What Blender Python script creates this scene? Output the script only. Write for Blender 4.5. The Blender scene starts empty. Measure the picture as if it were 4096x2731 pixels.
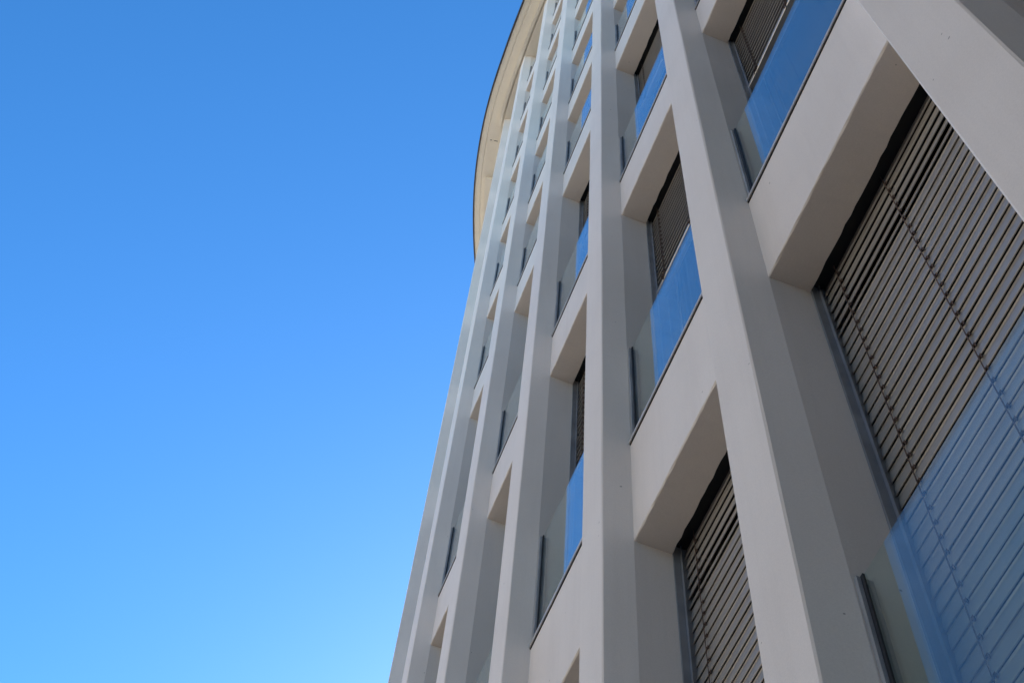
import bpy, bmesh, math, random
from mathutils import Vector, Matrix
random.seed(7)
S = 0.85                      # metres per survey unit
EYE = 1.62                    # eye height above the paving
sc = bpy.context.scene
C = sc.collection

# ------------------------------------------------------------------ helpers
def link_mesh(name, bm, mat, parent=None, matrix=None, smooth=False):
    me = bpy.data.meshes.new(name)
    bmesh.ops.recalc_face_normals(bm, faces=bm.faces[:])
    bm.to_mesh(me); bm.free()
    if isinstance(mat, (list, tuple)):
        for m in mat: me.materials.append(m)
    else:
        me.materials.append(mat)
    if smooth:
        for p in me.polygons: p.use_smooth = True
    o = bpy.data.objects.new(name, me)
    C.objects.link(o)
    if parent is not None: o.parent = parent
    if matrix is not None: o.matrix_local = matrix
    return o

def box(bm, x0, x1, y0, y1, z0, z1, mi=0):
    vs = [bm.verts.new((x, y, z)) for z in (z0, z1) for y in (y0, y1) for x in (x0, x1)]
    for f in ((0, 1, 3, 2), (4, 6, 7, 5), (0, 4, 5, 1), (2, 3, 7, 6), (0, 2, 6, 4), (1, 5, 7, 3)):
        fc = bm.faces.new([vs[i] for i in f]); fc.material_index = mi
    return vs

def prism_x(bm, prof, x0, x1, mi=0):
    """closed profile [(y, z)...] extruded along x"""
    a = [bm.verts.new((x0, y, z)) for y, z in prof]
    b = [bm.verts.new((x1, y, z)) for y, z in prof]
    n = len(prof)
    for i in range(n):
        f = bm.faces.new((a[i], a[(i + 1) % n], b[(i + 1) % n], b[i])); f.material_index = mi
    for q in (a[::-1], b):
        f = bm.faces.new(q); f.material_index = mi

def prism_z(bm, prof, z0, z1, steps=1, jit=0.0, rnd=random):
    """closed plan profile [(x, y)...] extruded upwards, with a hand-trowelled wobble"""
    rings = []
    for s in range(steps + 1):
        z = z0 + (z1 - z0) * s / steps
        e = 0 if s in (0, steps) else jit
        rings.append([bm.verts.new((x + rnd.uniform(-e, e), y + rnd.uniform(-e, e), z)) for x, y in prof])
    n = len(prof)
    for r, q in zip(rings, rings[1:]):
        for i in range(n):
            bm.faces.new((r[i], r[(i + 1) % n], q[(i + 1) % n], q[i]))
    bm.faces.new(rings[0][::-1]); bm.faces.new(rings[-1])

# ------------------------------------------------------------------ materials
def new_mat(name):
    m = bpy.data.materials.new(name); m.use_nodes = True
    nt = m.node_tree; b = nt.nodes['Principled BSDF']
    return m, nt, b

def plaster(name, c0, c1, bump=0.12, specks=True):
    m, nt, b = new_mat(name); N, L = nt.nodes, nt.links
    tc = N.new('ShaderNodeTexCoord'); geo = N.new('ShaderNodeNewGeometry')
    n1 = N.new('ShaderNodeTexNoise'); n1.inputs['Scale'].default_value = 1.3; n1.inputs['Detail'].default_value = 5
    L.new(geo.outputs['Position'], n1.inputs['Vector'])
    ramp = N.new('ShaderNodeValToRGB')
    ramp.color_ramp.elements[0].position = .3; ramp.color_ramp.elements[0].color = (*c0, 1)
    ramp.color_ramp.elements[1].position = .7; ramp.color_ramp.elements[1].color = (*c1, 1)
    L.new(n1.outputs['Fac'], ramp.inputs['Fac'])
    # fine sand grain
    n2 = N.new('ShaderNodeTexNoise'); n2.inputs['Scale'].default_value = 160; n2.inputs['Detail'].default_value = 3
    L.new(geo.outputs['Position'], n2.inputs['Vector'])
    mx = N.new('ShaderNodeMix'); mx.data_type = 'RGBA'; mx.blend_type = 'MULTIPLY'; mx.inputs['Factor'].default_value = .16
    L.new(ramp.outputs['Color'], mx.inputs[6]); L.new(n2.outputs['Fac'], mx.inputs[7])
    mp = N.new('ShaderNodeMapping'); mp.inputs['Scale'].default_value = (7, 7, .45)
    L.new(geo.outputs['Position'], mp.inputs['Vector'])
    n4 = N.new('ShaderNodeTexNoise'); n4.inputs['Scale'].default_value = 1.0; n4.inputs['Detail'].default_value = 7; n4.inputs['Roughness'].default_value = .7
    L.new(mp.outputs['Vector'], n4.inputs['Vector'])
    r4 = N.new('ShaderNodeValToRGB')
    r4.color_ramp.elements[0].position = .32; r4.color_ramp.elements[0].color = (.84, .83, .82, 1)
    r4.color_ramp.elements[1].position = .52; r4.color_ramp.elements[1].color = (1, 1, 1, 1)
    L.new(n4.outputs['Fac'], r4.inputs['Fac'])
    m4_ = N.new('ShaderNodeMix'); m4_.data_type = 'RGBA'; m4_.blend_type = 'MULTIPLY'; m4_.inputs['Factor'].default_value = .25
    L.new(mx.outputs[2], m4_.inputs[6]); L.new(r4.outputs['Color'], m4_.inputs[7])
    col = m4_.outputs[2]
    if specks:   # small dirt spots in the render, sparse
        v = N.new('ShaderNodeTexVoronoi'); v.inputs['Scale'].default_value = 10.0; v.inputs['Randomness'].default_value = 1
        L.new(geo.outputs['Position'], v.inputs['Vector'])
        lt = N.new('ShaderNodeMath'); lt.operation = 'LESS_THAN'
        sep = N.new('ShaderNodeSeparateColor'); L.new(v.outputs['Color'], sep.inputs['Color'])
        rad = N.new('ShaderNodeMath'); rad.operation = 'MULTIPLY_ADD'; rad.inputs[1].default_value = .17; rad.inputs[2].default_value = -.10
        L.new(sep.outputs['Red'], rad.inputs[0])
        L.new(v.outputs['Distance'], lt.inputs[0]); L.new(rad.outputs[0], lt.inputs[1])
        m2 = N.new('ShaderNodeMix'); m2.data_type = 'RGBA'; m2.inputs[7].default_value = (.16, .13, .11, 1)
        sc_ = N.new('ShaderNodeMath'); sc_.operation = 'MULTIPLY'; sc_.inputs[1].default_value = .6
        L.new(lt.outputs[0], sc_.inputs[0]); L.new(sc_.outputs[0], m2.inputs['Factor'])
        L.new(col, m2.inputs[6]); col = m2.outputs[2]
    L.new(col, b.inputs['Base Color'])
    b.inputs['Roughness'].default_value = .88
    b.inputs['Specular IOR Level'].default_value = .25
    n3 = N.new('ShaderNodeTexNoise'); n3.inputs['Scale'].default_value = 7; n3.inputs['Detail'].default_value = 8; n3.inputs['Roughness'].default_value = .65
    L.new(geo.outputs['Position'], n3.inputs['Vector'])
    bp = N.new('ShaderNodeBump'); bp.inputs['Strength'].default_value = bump; bp.inputs['Distance'].default_value = .02
    L.new(n3.outputs['Fac'], bp.inputs['Height']); L.new(bp.outputs['Normal'], b.inputs['Normal'])
    return m

def metal(name, col, rough=.4, metallic=.6, var=.15):
    m, nt, b = new_mat(name); N, L = nt.nodes, nt.links
    geo = N.new('ShaderNodeNewGeometry')
    n1 = N.new('ShaderNodeTexNoise'); n1.inputs['Scale'].default_value = 6; n1.inputs['Detail'].default_value = 6
    L.new(geo.outputs['Position'], n1.inputs['Vector'])
    r = N.new('ShaderNodeValToRGB')
    r.color_ramp.elements[0].color = (*[c * (1 - var) for c in col], 1); r.color_ramp.elements[0].position = .35
    r.color_ramp.elements[1].color = (*[min(1, c * (1 + var)) for c in col], 1); r.color_ramp.elements[1].position = .65
    L.new(n1.outputs['Fac'], r.inputs['Fac']); L.new(r.outputs['Color'], b.inputs['Base Color'])
    b.inputs['Metallic'].default_value = metallic; b.inputs['Roughness'].default_value = rough
    return m

def flat(name, col, rough=.8):
    m, nt, b = new_mat(name); N, L = nt.nodes, nt.links
    n1 = N.new('ShaderNodeTexNoise'); n1.inputs['Scale'].default_value = 4
    r = N.new('ShaderNodeValToRGB')
    r.color_ramp.elements[0].color = (*[c * .85 for c in col], 1)
    r.color_ramp.elements[1].color = (*[min(1, c * 1.1) for c in col], 1)
    L.new(n1.outputs['Fac'], r.inputs['Fac']); L.new(r.outputs['Color'], b.inputs['Base Color'])
    b.inputs['Roughness'].default_value = rough
    return m

def glass(name, tint, f0=.043, rough=0.0, dust=.07):
    m = bpy.data.materials.new(name); m.use_nodes = True
    nt = m.node_tree; N, L = nt.nodes, nt.links
    N.clear()
    out = N.new('ShaderNodeOutputMaterial')
    tr = N.new('ShaderNodeBsdfTransparent'); tr.inputs['Color'].default_value = (*tint, 1)
    gl = N.new('ShaderNodeBsdfGlossy'); gl.inputs['Roughness'].default_value = rough
    gl.inputs['Color'].default_value = (1, 1, 1, 1)
    geo = N.new('ShaderNodeNewGeometry')
    dot = N.new('ShaderNodeVectorMath'); dot.operation = 'DOT_PRODUCT'
    L.new(geo.outputs['Normal'], dot.inputs[0]); L.new(geo.outputs['Incoming'], dot.inputs[1])
    ab = N.new('ShaderNodeMath'); ab.operation = 'ABSOLUTE'; L.new(dot.outputs['Value'], ab.inputs[0])
    om = N.new('ShaderNodeMath'); om.operation = 'SUBTRACT'; om.inputs[0].default_value = 1; L.new(ab.outputs[0], om.inputs[1])
    pw = N.new('ShaderNodeMath'); pw.operation = 'POWER'; pw.inputs[1].default_value = 5; L.new(om.outputs[0], pw.inputs[0])
    ma = N.new('ShaderNodeMath'); ma.operation = 'MULTIPLY_ADD'; ma.inputs[1].default_value = 1 - f0; ma.inputs[2].default_value = f0
    L.new(pw.outputs[0], ma.inputs[0])
    # slight roller-wave in toughened glass
    nz = N.new('ShaderNodeTexNoise'); nz.inputs['Scale'].default_value = 2.2; nz.inputs['Detail'].default_value = 1
    L.new(geo.outputs['Position'], nz.inputs['Vector'])
    bmp = N.new('ShaderNodeBump'); bmp.inputs['Strength'].default_value = .05; bmp.inputs['Distance'].default_value = .01
    L.new(nz.outputs['Fac'], bmp.inputs['Height']); L.new(bmp.outputs['Normal'], gl.inputs['Normal'])
    mix = N.new('ShaderNodeMixShader')
    L.new(ma.outputs[0], mix.inputs['Fac']); L.new(tr.outputs[0], mix.inputs[1]); L.new(gl.outputs[0], mix.inputs[2])
    df = N.new('ShaderNodeBsdfDiffuse'); df.inputs['Color'].default_value = (.62, .60, .57, 1)
    n5 = N.new('ShaderNodeTexNoise'); n5.inputs['Scale'].default_value = 3.5; n5.inputs['Detail'].default_value = 6
    L.new(geo.outputs['Position'], n5.inputs['Vector'])
    dm = N.new('ShaderNodeMath'); dm.operation = 'MULTIPLY'; dm.inputs[1].default_value = dust
    L.new(n5.outputs['Fac'], dm.inputs[0])
    mx2 = N.new('ShaderNodeMixShader')
    L.new(dm.outputs[0], mx2.inputs['Fac']); L.new(mix.outputs[0], mx2.inputs[1]); L.new(df.outputs[0], mx2.inputs[2])
    L.new(mx2.outputs[0], out.inputs['Surface'])
    return m

M = {}
M['plaster'] = plaster('white_render', (.79,.71,.645),(.84,.76,.695))
M['soffit'] = plaster('roof_soffit_render', (.81, .76, .67), (.85, .80, .71), bump=.05, specks=False)
M['glass'] = glass('balustrade_glass', (.86, .93, .92))
M['pane'] = glass('window_glass', (.55, .62, .62), f0=.06)
M['slat'] = metal('blind_slat_aluminium', (.335, .31, .285), rough=.40, metallic=.2, var=.06)
M['rail'] = metal('balustrade_rail_metal', (.50, .46, .42), rough=.5, metallic=.2)
M['post'] = metal('balustrade_post_metal', (.36, .365, .38), rough=.45, metallic=.2)
M['guide'] = metal('blind_guide_metal', (.27, .28, .305), rough=.4, metallic=.35)
M['silver'] = metal('blind_bottom_rail_aluminium', (.62, .62, .62), rough=.35, metallic=.7)
M['frame'] = metal('window_frame_metal', (.10, .105, .115), rough=.4, metallic=.4)
M['rubber_shade'] = flat('black_gasket_shade', (.012, .012, .014), .6)  # gaskets, and the painted shade in the slot above the blinds
M['cord'] = flat('brown_blind_cord', (.10, .065, .05), .8)
M['fascia'] = metal('roof_edge_metal', (.075, .065, .06), rough=.5, metallic=.3)
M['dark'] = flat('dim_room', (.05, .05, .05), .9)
M['seal'] = flat('dark_joint', (.03, .027, .024), .9)

# ------------------------------------------------------------------ survey of the facade (plan points of each pilaster)
K = {0: (.354, 1.954), 1: (-1.2733, 2.7691), 2: (-2.8934, 3.5699), 3: (-4.5288, 4.3763),
     4: (-6.1460, 5.1797), 5: (-7.7619, 5.9716), 6: (-9.3710, 6.8781)}
K = {i: Vector(v) for i, v in K.items()}
def step(p, ang, d=1.83): return p + Vector((math.cos(math.radians(ang)), math.sin(math.radians(ang)))) * d
K[-1] = step(K[0], 153.4 + 180); K[-2] = step(K[-1], 153.4 + 180); K[-3] = step(K[-2], 153.4 + 180)
RK = dict(K)                    # the roof edge swings out a little wider than the wall at the bend
RK[7] = step(RK[6], 142.9); RK[8] = step(RK[7], 135.2); RK[9] = step(RK[8], 129.3); RK[10] = step(RK[9], 124.8)
K[7] = step(K[6], 139.0); K[8] = step(K[7], 132.5); K[9] = step(K[8], 126.0); K[10] = step(K[9], 119.5)
RK = {i: v * S for i, v in RK.items()}
K = {i: v * S for i, v in K.items()}
IDX = sorted(K)
T = {}; NRM = {}
for i in IDX:
    a = K.get(i - 1, None); b = K.get(i + 1, None)
    t = (b if b is not None else K[i]) - (a if a is not None else K[i])
    t.normalize(); T[i] = t
    NRM[i] = Vector((-t.y, t.x))      # outward side, towards the street
D, ANG, W = .178 * S, .057 * S, .331 * S
REV = .24 * S
H = 3.3 * S
def zw(z): return z * S + EYE
ZB = {-3: zw(1.515), -2: zw(6.6073), -1: zw(11.8244)}
BH = {-3: 1.07 * S, -2: 1.0692 * S, -1: .8506 * S}
Z0 = zw(16.8452)
for l in range(0, 6):
    ZB[l] = Z0 + H * l; BH[l] = .8362 * S
ZT = Z0 + 6 * H                # underside of the roof
LEVELS = list(range(-3, 6))

# ------------------------------------------------------------------ the building (one thing)
bld = bpy.data.objects.new('office_building', None); C.objects.link(bld)
bld.location = (K[2].x, K[2].y, 0)
bld['label'] = 'tall white rendered building with a curved facade of pilasters, glass balustrades and blinds'
bld['category'] = 'building'
OFF = Vector((K[2].x, K[2].y, 0))

def frame(o, xdir, ydir):
    m = Matrix.Identity(4)
    m[0][0], m[1][0] = xdir.x, xdir.y
    m[0][1], m[1][1] = ydir.x, ydir.y
    m[0][3], m[1][3] = o.x - OFF.x, o.y - OFF.y
    return m

# pilasters: x along the facade to the right (from outside), y inwards
for i in range(-2, 10):
    rnd = random.Random(i * 13 + 5)
    bm = bmesh.new()
    w = W + 2 * ANG
    c = .006
    # right-hand reveal is at x = 0, pilaster body runs to x = -w
    dep = .62 * S
    prof = [(0, dep), (0, 0), (-ANG + c * .4, -D + c), (-ANG - c, -D), (-ANG - W + c, -D), (-ANG - W - c * .4, -D + c), (-w, 0), (-w, dep)]
    prism_z(bm, prof, 0.0, ZT, steps=46, jit=.0012, rnd=rnd)
    link_mesh('pilaster', bm, M['plaster'], bld, frame(K[i], -T[i], -NRM[i]))

# bays
def bay(j):
    a = K[j + 1]
    b = K[j] + T[j] * (W + 2 * ANG)
    e = (b - a); L = e.length; e.normalize()
    y = Vector((-e.y, e.x))
    return frame(a, e, y), L

def wavy_beam(bm, L, z0, z1, rnd):
    """spandrel: hand-rendered arrises, so the lower edges are not ruler straight"""
    n = 26
    prev = None
    for s in range(n + 1):
        x = -.03 + (L + .06) * s / n
        j = lambda e: rnd.uniform(-e, e)
        r0 = 1.0 if 0 < s < n else 0
        ring = [bm.verts.new(p) for p in ((x, 0, z1), (x, 0, z0 + .006 + j(.002)), (x, .007 + j(.002), z0 + j(.0015)),
                                           (x, REV + j(.003) * r0, z0 + j(.001)), (x, REV - .006, z0 + .35), (x, REV - .006, z1))]
        if prev:
            for q in range(6):
                bm.faces.new((prev[q], prev[(q + 1) % 6], ring[(q + 1) % 6], ring[q]))
        else:
            bm.faces.new(ring)
        prev = ring
    bm.faces.new(prev[::-1])

def slat_profile(yc, zc, tilt, depth=.080):
    """flanged slat, outer edge down by tilt; returns closed (y, z) loop"""
    ca, sa = math.cos(tilt), math.sin(tilt)
    top = [(-.505, .036), (-.475, .058), (-.435, .040), (-.40, .004), (-.2, .026), (.15, .028), (.42, .004), (.5, .05)]
    pts = []
    th = .0035
    up = [(u * depth, v * depth) for u, v in top]
    lo = [(u, v - th) for u, v in up[::-1]]
    for u, v in up + lo:
        # u outward(-) to inward(+); outer edge goes down with the tilt
        pts.append((yc + u * ca - v * sa, zc + u * sa + v * ca))
    return pts

PITCH = .095 * S
BLY = .325 * S                # depth of the blind
def make_blind(mat4, L, zhead, zbot, tilt, rnd, closed):
    bm = bmesh.new()
    x0, x1 = .009, L - .009
    z = zhead + .012; k = 0
    zs = []
    while z > zbot + .05:
        t = tilt + rnd.uniform(-.02, .02)
        if closed and k < 7: t = tilt - (.05, .04, .05, .06, .11, .16, -.02)[k]
        zz = z + rnd.uniform(-.002, .002)
        prism_x(bm, slat_profile(BLY, zz, t), x0 + rnd.uniform(0, .003), x1 - rnd.uniform(0, .003))
        zs.append((zz, t)); z -= PITCH; k += 1
    o = link_mesh('blind', bm, M['slat'], bld, mat4)
    # black head box standing in for the shade in the slot above the soffit
    bm = bmesh.new()
    box(bm, .002, L - .002, REV + .006, .47 * S, zhead + .062, zhead + .25)
    link_mesh('slot_shade_box', bm, M['rubber_shade'], o)
    # bottom rail
    bm = bmesh.new()
    prism_x(bm, [(BLY - .034, zbot + .004), (BLY - .030, zbot), (BLY + .030, zbot), (BLY + .034, zbot + .004), (BLY + .034, zbot + .018),
                 (BLY + .026, zbot + .022), (BLY - .026, zbot + .022), (BLY - .034, zbot + .018)], x0, x1)
    prism_x(bm, [(BLY - .036, zbot + .026), (BLY + .036, zbot + .026), (BLY + .034, zbot + .034), (BLY - .034, zbot + .034)], x0, x1)
    link_mesh('bottom_rail', bm, M['silver'], o)
    # ladder cords with a clip at each slat
    for fx in (.115, .5, .885):
        x = L * fx
        bm = bmesh.new()
        yf = BLY - .040 * math.cos(tilt) - .008
        box(bm, x - .0019, x + .0019, yf - .002, yf + .001, zbot + .02, zhead + .1)
        box(bm, x - .0022, x + .0022, BLY + .034, BLY + .037, zbot + .02, zhead + .1)
        for zz, t in zs:
            ys, zl = BLY - .040 * math.cos(t), zz - .040 * math.sin(t)
            box(bm, x - .003, x + .012, ys - .005, ys + .002, zl - .003, zl + .005)
            box(bm, x + .008, x + .012, ys - .004, ys + .001, zl - .018, zl - .003)
        if not closed:       # slack cord bunched up above the bottom rail
            for q in range(26):
                cx, cz = x + rnd.gauss(0, .011), zbot + .03 + rnd.gauss(.006, .018)
                yy = yf - rnd.uniform(.002, .014)
                dx, dz = rnd.uniform(-.014, .014), rnd.uniform(-.022, .022)
                vs = [bm.verts.new(v) for v in ((cx - dx, yy, cz - dz), (cx - dx + .004, yy, cz - dz + .001), (cx + dx + .004, yy - .003, cz + dz), (cx + dx, yy - .003, cz + dz),
                      (cx - dx, yy + .004, cz - dz), (cx - dx + .004, yy + .004, cz - dz + .001), (cx + dx + .004, yy + .001, cz + dz), (cx + dx, yy + .001, cz + dz))]
                for f in ((0, 1, 2, 3), (4, 7, 6, 5), (0, 4, 5, 1), (2, 6, 7, 3), (1, 5, 6, 2), (0, 3, 7, 4)):
                    bm.faces.new([vs[i_] for i_ in f])
        link_mesh('cord', bm, M['cord'], o)
    return o

def make_guides(mat4, L, zlow, zhigh, parent):
    for s in (0, 1):
        bm = bmesh.new()
        x0, x1 = (.0, .010) if s == 0 else (L - .010, L)
        box(bm, x0, x1, REV + .002, .47 * S, zlow, zhigh)
        xa, xb = (.010, .024) if s == 0 else (L - .024, L - .010)
        box(bm, xa, xb, REV + .040, REV + .044, zlow, zhigh)
        box(bm, xa, xb, BLY + .045, BLY + .050, zlow, zhigh)
        link_mesh('guide_rail', bm, M['guide'], parent)

GLY = .036 * S
GH = 1.40 * S
def make_balustrade(mat4, L, zt, rnd):
    bm = bmesh.new()
    box(bm, .018, L - .018, GLY, GLY + .014, zt + .012, zt + GH)
    g = link_mesh('glass_balustrade', bm, M['glass'], bld, mat4)
    bm = bmesh.new()
    # bottom rail: a channel on the beam, standing a little proud of the render
    prism_x(bm, [(-.011, zt + .010), (-.013, zt + .032), (-.009, zt + .037), (GLY - .006, zt + .037), (GLY - .004, zt + .044), (GLY - .004, zt + .010)], .004, L - .004)
    prism_x(bm, [(GLY + .018, zt + .010), (GLY + .018, zt + .044), (GLY + .045, zt + .044), (GLY + .045, zt + .010)], .004, L - .004)
    link_mesh('bottom_rail', bm, M['rail'], g)
    bm = bmesh.new()
    box(bm, .004, L - .004, -.006, GLY + .040, zt + .001, zt + .0095)
    box(bm, .030, L - .030, GLY - .0035, GLY - .0005, zt + .012, zt + .050)
    link_mesh('gasket', bm, M['rubber_shade'], g)
    bm = bmesh.new(); box(bm, .0005, .0035, -.013, GLY + .02, zt + .012, zt + .040)
    link_mesh('end_cap', bm, M['silver'], g)
    for s in (0, 1):
        bm = bmesh.new()
        xa, xb = (.0015, .017) if s == 0 else (L - .017, L - .0015)
        xc, xd = (.017, .031) if s == 0 else (L - .031, L - .017)
        box(bm, xa, xb, GLY - .022, GLY + .036, zt + .046, zt + GH - .004)
        o = link_mesh('edge_post', bm, M['post'], g)
        bm = bmesh.new()
        box(bm, xc - (0 if s == 0 else .0), xd, GLY - .008, GLY - .0005, zt + .046, zt + GH - .002)
        link_mesh('gasket', bm, M['rubber_shade'], g)
    return g

def make_window(mat4, L, z0, z1):
    y = .50 * S
    bm = bmesh.new()
    fw = .055
    box(bm, -.01, fw, y, y + .06, z0, z1)
    box(bm, L - fw, L + .01, y, y + .06, z0, z1)
    box(bm, fw, L - fw, y, y + .06, z0, z0 + fw)
    box(bm, fw, L - fw, y, y + .06, z1 - fw, z1)
    zm = z0 + (z1 - z0) * .30
    box(bm, fw, L - fw, y, y + .06, zm - fw / 2, zm + fw / 2)
    w = link_mesh('window', bm, M['frame'], bld, mat4)
    bm = bmesh.new()
    box(bm, fw - .004, L - fw + .004, y + .025, y + .035, z0 + fw - .004, z1 - fw + .004)
    link_mesh('pane', bm, M['pane'], w)

for j in range(-2, 9):
    m4, L = bay(j)
    for l in LEVELS:
        rnd = random.Random(j * 101 + l * 7 + 3)
        bm = bmesh.new()
        wavy_beam(bm, L, ZB[l], ZB[l] + BH[l], rnd)
        link_mesh('spandrel_beam', bm, M['plaster'], bld, m4)
    for l in list(range(-2, 7)):
        rnd = random.Random(j * 57 + l * 11 + 1)
        zlo = ZB[l - 1] + BH[l - 1]
        zhi = ZB[l] if l < 6 else ZT
        make_window(m4, L, zlo + .02, zhi + (.02 if l < 6 else -.02))
        make_balustrade(m4, L, zlo, rnd)
        if l == 6:
            continue
        if l == -2:
            zb, tilt, closed = zlo + .03, math.radians(83.5), True
        elif l == -1:
            zb = zhi - (1.17 if j == 0 else 1.31) - (0 if j in (0, 1) else rnd.uniform(-.12, .1)); tilt, closed = math.radians(58), False
        else:
            zb = zhi - rnd.uniform(1.0, 1.35); tilt, closed = math.radians(57), False
        b = make_blind(m4, L, zhi, zb, tilt, rnd, closed)
        make_guides(m4, L, zlo + .02, zhi + .28, b)
    # ground storey: a glazed front behind the pilasters
    make_window(m4, L, .06, ZB[-3] + .02)

# ------------------------------------------------------------------ floors, back walls
DENSE = []
def crom(p0, p1, p2, p3, t):
    return .5 * ((2 * p1) + (p2 - p0) * t + (2 * p0 - 5 * p1 + 4 * p2 - p3) * t * t + (3 * p1 - p0 - 3 * p2 + p3) * t ** 3)
PATHI = [i for i in IDX]
def make_path(KK):
    pts = []
    for q in range(1, len(PATHI) - 2):
        for s in range(8):
            pts.append((PATHI[q] + s / 8, crom(KK[PATHI[q - 1]], KK[PATHI[q]], KK[PATHI[q + 1]], KK[PATHI[q + 2]], s / 8)))
    pts.append((PATHI[-2], KK[PATHI[-2]]))
    path = []
    for q, (u, p) in enumerate(pts):
        a = pts[max(0, q - 1)][1]; b = pts[min(len(pts) - 1, q + 1)][1]
        t = (b - a).normalized(); n = Vector((-t.y, t.x))
        if Vector((-T[3].y, T[3].x)).dot(NRM[3]) < 0: n = -n
        path.append((u, p, n))
    return path
PATH = make_path(K)

def sweep(bm, prof, u0, u1, mi=0):
    """closed profile [(outward offset, z)] along the facade line"""
    seg = [(p, n) for u, p, n in PATH if u0 - 1e-6 <= u <= u1 + 1e-6]
    prev = None; k = len(prof)
    for p, n in seg:
        ring = [bm.verts.new((p.x + n.x * o - OFF.x, p.y + n.y * o - OFF.y, z)) for o, z in prof]
        if prev:
            for i in range(k):
                f = bm.faces.new((prev[i], prev[(i + 1) % k], ring[(i + 1) % k], ring[i])); f.material_index = mi
        else:
            f = bm.faces.new(ring); f.material_index = mi
        prev = ring
    f = bm.faces.new(prev[::-1]); f.material_index = mi

U0, U1 = PATH[0][0], PATH[-1][0]
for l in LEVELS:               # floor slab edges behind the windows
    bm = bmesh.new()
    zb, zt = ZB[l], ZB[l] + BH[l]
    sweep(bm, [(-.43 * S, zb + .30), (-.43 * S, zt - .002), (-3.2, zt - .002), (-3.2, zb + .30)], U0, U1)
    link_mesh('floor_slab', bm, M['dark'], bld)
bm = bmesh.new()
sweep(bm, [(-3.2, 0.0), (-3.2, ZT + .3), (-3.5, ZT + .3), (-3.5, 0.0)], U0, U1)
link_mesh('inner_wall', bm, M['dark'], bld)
# rear block
bm = bmesh.new()
sweep(bm, [(-3.55, 0.0), (-3.55, ZT + .45), (-11.0, ZT + .45), (-11.0, 0.0)], U0, U1)
link_mesh('rear_wall', bm, M['plaster'], bld)
# end walls closing the curved front
for u, sgn in ((0, -1), (-1, 1)):
    p, n = PATH[u][1], PATH[u][2]
    t = Vector((n.y, -n.x))
    a = p - n * .3; b = p - n * 3.55
    bm = bmesh.new()
    vs = []
    for q, s_ in ((a, 0), (b, 0), (b, .25), (a, .25)):
        w_ = q + t * (s_ * sgn * -1)
        vs.append((w_.x - OFF.x, w_.y - OFF.y))
    lo = [bm.verts.new((x, y, 0)) for x, y in vs]; hi = [bm.verts.new((x, y, ZT + .3)) for x, y in vs]
    for i in range(4): bm.faces.new((lo[i], lo[(i + 1) % 4], hi[(i + 1) % 4], hi[i]))
    bm.faces.new(lo[::-1]); bm.faces.new(hi)
    link_mesh('end_wall', bm, M['plaster'], bld)

# ------------------------------------------------------------------ roof overhang
WALLPATH = PATH
PATH = make_path(RK)
zA = ZT + .15 * S
eo, go, so, no = .71 * S, .545 * S, .325 * S, .215 * S
bm = bmesh.new()
g = .017
sweep(bm, [(eo, zA), (go + g, zA), (go + g * .7, zA + .012), (go - g * .7, zA + .012), (go - g, zA), (-.2, zA), (-3.6, zA), (-3.6, zA + .32), (eo, zA + .32)], U0, U1)
roof = link_mesh('roof_overhang', bm, M['soffit'], bld)
bm = bmesh.new()
sweep(bm, [(eo + .001, zA - .012), (eo + .036, zA - .014), (eo + .036, zA + .345), (eo - .06, zA + .345), (eo - .06, zA + .323), (eo + .001, zA + .323)], U0, U1)
fas = link_mesh('fascia', bm, M['fascia'], roof)
# lower step of the soffit, with a shadow groove; it is interrupted beside one pilaster
for (u0, u1) in ((U0, 6.13), (7.0, U1)):
    bm = bmesh.new()
    s2 = so + (.09 if u0 > 6 else 0)
    sweep(bm, [(s2, ZT), (no + .021, ZT), (no + .019, ZT + .05), (no - .019, ZT + .05), (no - .021, ZT), (-.55 * S, ZT), (-.55 * S, zA - .001), (s2, zA - .001)], u0, u1)
    link_mesh('soffit_step', bm, M['soffit'], bld)
# fine closing strip behind the interrupted step
bm = bmesh.new()
sweep(bm, [(D * .4, ZT + .002), (-.55 * S, ZT + .002), (-.55 * S, zA - .002), (D * .4, zA - .002)], 6.13, 7.0)
link_mesh('soffit_infill', bm, M['soffit'], bld)
# open expansion joint across the soffit
def pathpt(u):
    for (ua, pa, na), (ub, pb, nb) in zip(PATH, PATH[1:]):
        if ua <= u <= ub:
            f = (u - ua) / (ub - ua); return pa.lerp(pb, f), na.lerp(nb, f).normalized()
bm = bmesh.new()
p, n = pathpt(6.42); t = Vector((n.y, -n.x))
for o0, o1 in ((.24 * S, .34 * S), (.41 * S, .45 * S)):
    vs = []
    for o, s_ in ((o0, -.007), (o1, -.007), (o1, .007), (o0, .007)):
        w_ = p + n * o + t * s_
        vs.append((w_.x - OFF.x, w_.y - OFF.y))
    lo = [bm.verts.new((x, y, zA - .004)) for x, y in vs]; hi = [bm.verts.new((x, y, zA - .0005)) for x, y in vs]
    for i in range(4): bm.faces.new((lo[i], lo[(i + 1) % 4], hi[(i + 1) % 4], hi[i]))
    bm.faces.new(lo[::-1]); bm.faces.new(hi)
link_mesh('joint_seal', bm, M['seal'], roof)

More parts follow.
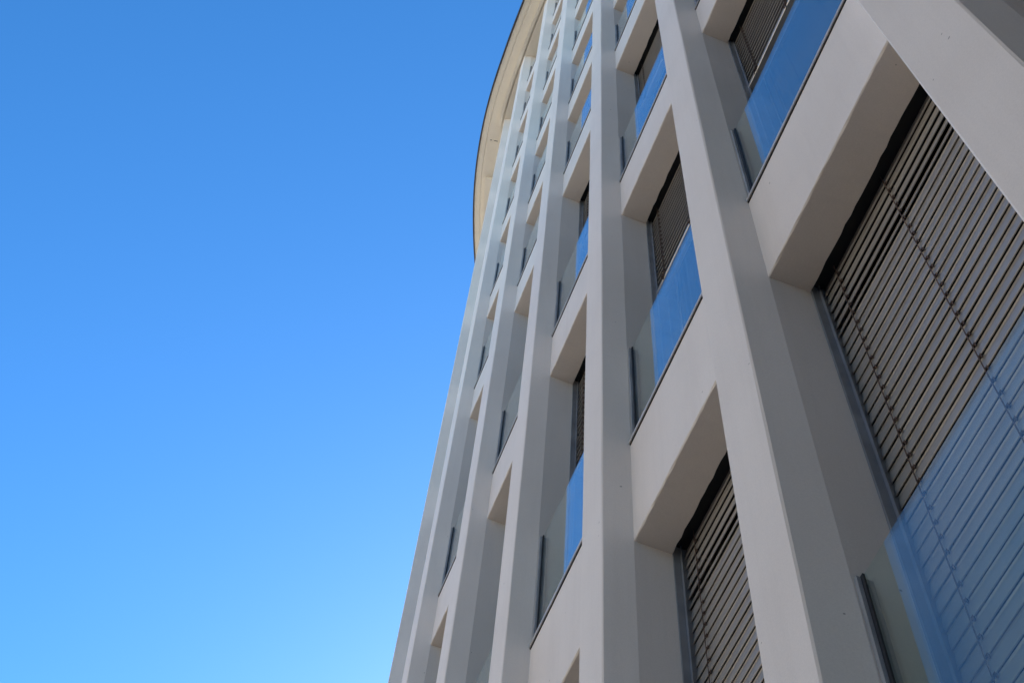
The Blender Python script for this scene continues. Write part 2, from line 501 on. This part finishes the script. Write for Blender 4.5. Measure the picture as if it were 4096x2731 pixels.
# ------------------------------------------------------------------ ground
def ground_mat():
    m, nt, b = new_mat('pale_paving'); N, L = nt.nodes, nt.links
    geo = N.new('ShaderNodeNewGeometry')
    br = N.new('ShaderNodeTexBrick'); br.inputs['Scale'].default_value = 1.0
    br.inputs['Color1'].default_value = (.55, .46, .35, 1); br.inputs['Color2'].default_value = (.62, .52, .40, 1); br.inputs['Mortar'].default_value = (.2, .18, .16, 1)
    br.inputs['Mortar Size'].default_value = .008; br.inputs['Brick Width'].default_value = .6; br.inputs['Row Height'].default_value = .4
    L.new(geo.outputs['Position'], br.inputs['Vector'])
    n = N.new('ShaderNodeTexNoise'); n.inputs['Scale'].default_value = .35; n.inputs['Detail'].default_value = 6
    L.new(geo.outputs['Position'], n.inputs['Vector'])
    mx = N.new('ShaderNodeMix'); mx.data_type = 'RGBA'; mx.blend_type = 'MULTIPLY'; mx.inputs['Factor'].default_value = .3
    L.new(br.outputs['Color'], mx.inputs[6]); L.new(n.outputs['Fac'], mx.inputs[7]); L.new(mx.outputs[2], b.inputs['Base Color'])
    b.inputs['Roughness'].default_value = .85
    return m
bm = bmesh.new()
vs = [bm.verts.new((x, y, 0)) for x, y in ((-600, -600), (600, -600), (600, 600), (-600, 600))]
bm.faces.new(vs)
gr = link_mesh('ground', bm, ground_mat())
gr['kind'] = 'structure'
bm = bmesh.new()
ex, ey = -T[3], NRM[3]
q_ = [K[2] + ex * u + ey * v for u, v in ((-70, -.5), (60, -.5), (60, 18.3), (-70, 18.3))]
for a_, b_ in zip(q_, q_[1:] + q_[:1]): pass
lo = [bm.verts.new((p.x, p.y, .004)) for p in q_]; bm.faces.new(lo)
rd = link_mesh('added_dark_road', bm, flat('low_bounce_asphalt', (.055, .053, .051), .9)); rd['kind'] = 'structure'  # unseen dark strip, added to cut the light bounced onto the soffits

# ------------------------------------------------------------------ unseen blocks, added to shade and light the facade
def added_block(name, label, u, v, lu, lv, hgt, mat, storeys, nwin, front):
    """plain unseen block with window openings, added to steer the light; u along the facade to the right of the camera, v out into the street"""
    ex, ey = -T[3], NRM[3]
    t = bpy.data.objects.new(name, None); C.objects.link(t)
    p = ex * u + ey * v
    t.location = (p.x, p.y, 0); t.rotation_euler = (0, 0, math.atan2(ex.y, ex.x))
    t['label'] = label; t['category'] = 'building'
    sgn = 1 if (ex.x * ey.y - ex.y * ey.x) > 0 else -1
    bm = bmesh.new()
    box(bm, 0, lu, min(0, lv * sgn), max(0, lv * sgn), 0, hgt)
    link_mesh('wall', bm, mat, t)
    bm = bmesh.new()
    a, b = sorted((-.3 * sgn, (lv + .3) * sgn))
    box(bm, -.3, lu + .3, a, b, hgt, hgt + .35)
    link_mesh('roof', bm, M['fascia'], t)
    sh = hgt / storeys
    for s in range(storeys):
        for k in range(nwin):
            c = (k + .5) / nwin
            bm = bmesh.new()
            if front == 'v':
                x = lu * c; box(bm, x - .6, x + .6, -.03, .03, s * sh + .9, s * sh + 2.4)
            else:
                y = lv * c * sgn; box(bm, -.03, .03, y - .6, y + .6, s * sh + .9, s * sh + 2.4)
            link_mesh('window', bm, M['frame'], t)
M['brick'] = flat('dark_shade_block', (.10, .085, .075), .9)
M['pale'] = plaster('pale_bounce_render', (.74,.61,.45),(.80,.67,.51), specks=False)
added_block('added_shade_block', 'dark brick block, unseen, added to shade the white facade from the right', 3.5, -3, 16, 10, 22, M['brick'], 7, 4, 'u')  # added to block sky and ground light on the pilaster sides
added_block('added_bounce_block', 'long pale block, unseen, added across the street to bounce light onto the white facade', -55, 18.5, 57, 10, 17, M['pale'], 4, 16, 'v')  # added as a warm bounce wall for the pilaster fronts

# ------------------------------------------------------------------ light
SUN_AZ = math.degrees(math.atan2(T[3].y, T[3].x)) - 28      # behind the facade, towards its far end (maths angle)
SUN_EL = 37
w = bpy.data.worlds.new('World'); sc.world = w; w.use_nodes = True
nt = w.node_tree; N, L = nt.nodes, nt.links
bg = N['Background']
sky = N.new('ShaderNodeTexSky'); sky.sky_type = 'NISHITA'; sky.sun_disc = False
sky.sun_elevation = math.radians(SUN_EL); sky.sun_rotation = math.radians(90 - SUN_AZ)
sky.altitude = 300; sky.air_density = 1.0; sky.dust_density = .3; sky.ozone_density = 3.0
hs = N.new('ShaderNodeHueSaturation'); hs.inputs['Saturation'].default_value = 1.2; hs.inputs['Hue'].default_value = .489
L.new(sky.outputs['Color'], hs.inputs['Color']); gm = N.new('ShaderNodeGamma'); gm.inputs['Gamma'].default_value = 1.36; L.new(hs.outputs['Color'], gm.inputs['Color']); L.new(gm.outputs['Color'], bg.inputs['Color'])
bg.inputs['Strength'].default_value = .074
sd = bpy.data.lights.new('sun', 'SUN'); sd.energy = 5.0; sd.angle = math.radians(.5); sd.color = (1, .95, .87)
so_ = bpy.data.objects.new('sun', sd); C.objects.link(so_)
az = math.radians(SUN_AZ); el = math.radians(SUN_EL)
d = Vector((math.cos(el) * math.cos(az), math.cos(el) * math.sin(az), math.sin(el)))
so_.rotation_euler = d.to_track_quat('Z', 'Y').to_euler(); so_.location = d * 80

# ------------------------------------------------------------------ camera
pitch, yaw, roll = 1.1039197259484959, -0.8678177529320987, 0.128462363629693
fwd = Vector((math.cos(pitch) * math.sin(yaw), math.cos(pitch) * math.cos(yaw), math.sin(pitch)))
rt = Vector((math.cos(yaw), -math.sin(yaw), 0)); up = rt.cross(fwd)
c_, s_ = math.cos(roll), math.sin(roll)
R_ = c_ * rt + s_ * up; U_ = -s_ * rt + c_ * up
cd = bpy.data.cameras.new('camera'); cam = bpy.data.objects.new('camera', cd); C.objects.link(cam)
cd.sensor_width = 36; cd.lens = 5451.787 / 4096 * 36; cd.clip_start = .05; cd.clip_end = 2000
m = Matrix.Identity(4)
for r in range(3):
    m[r][0], m[r][1], m[r][2] = R_[r], U_[r], -fwd[r]
m[2][3] = EYE
cam.matrix_world = m
sc.camera = cam
sc.view_settings.view_transform = 'Standard'; sc.view_settings.look = 'None'
sc.view_settings.exposure = 1.38; sc.view_settings.gamma = 1
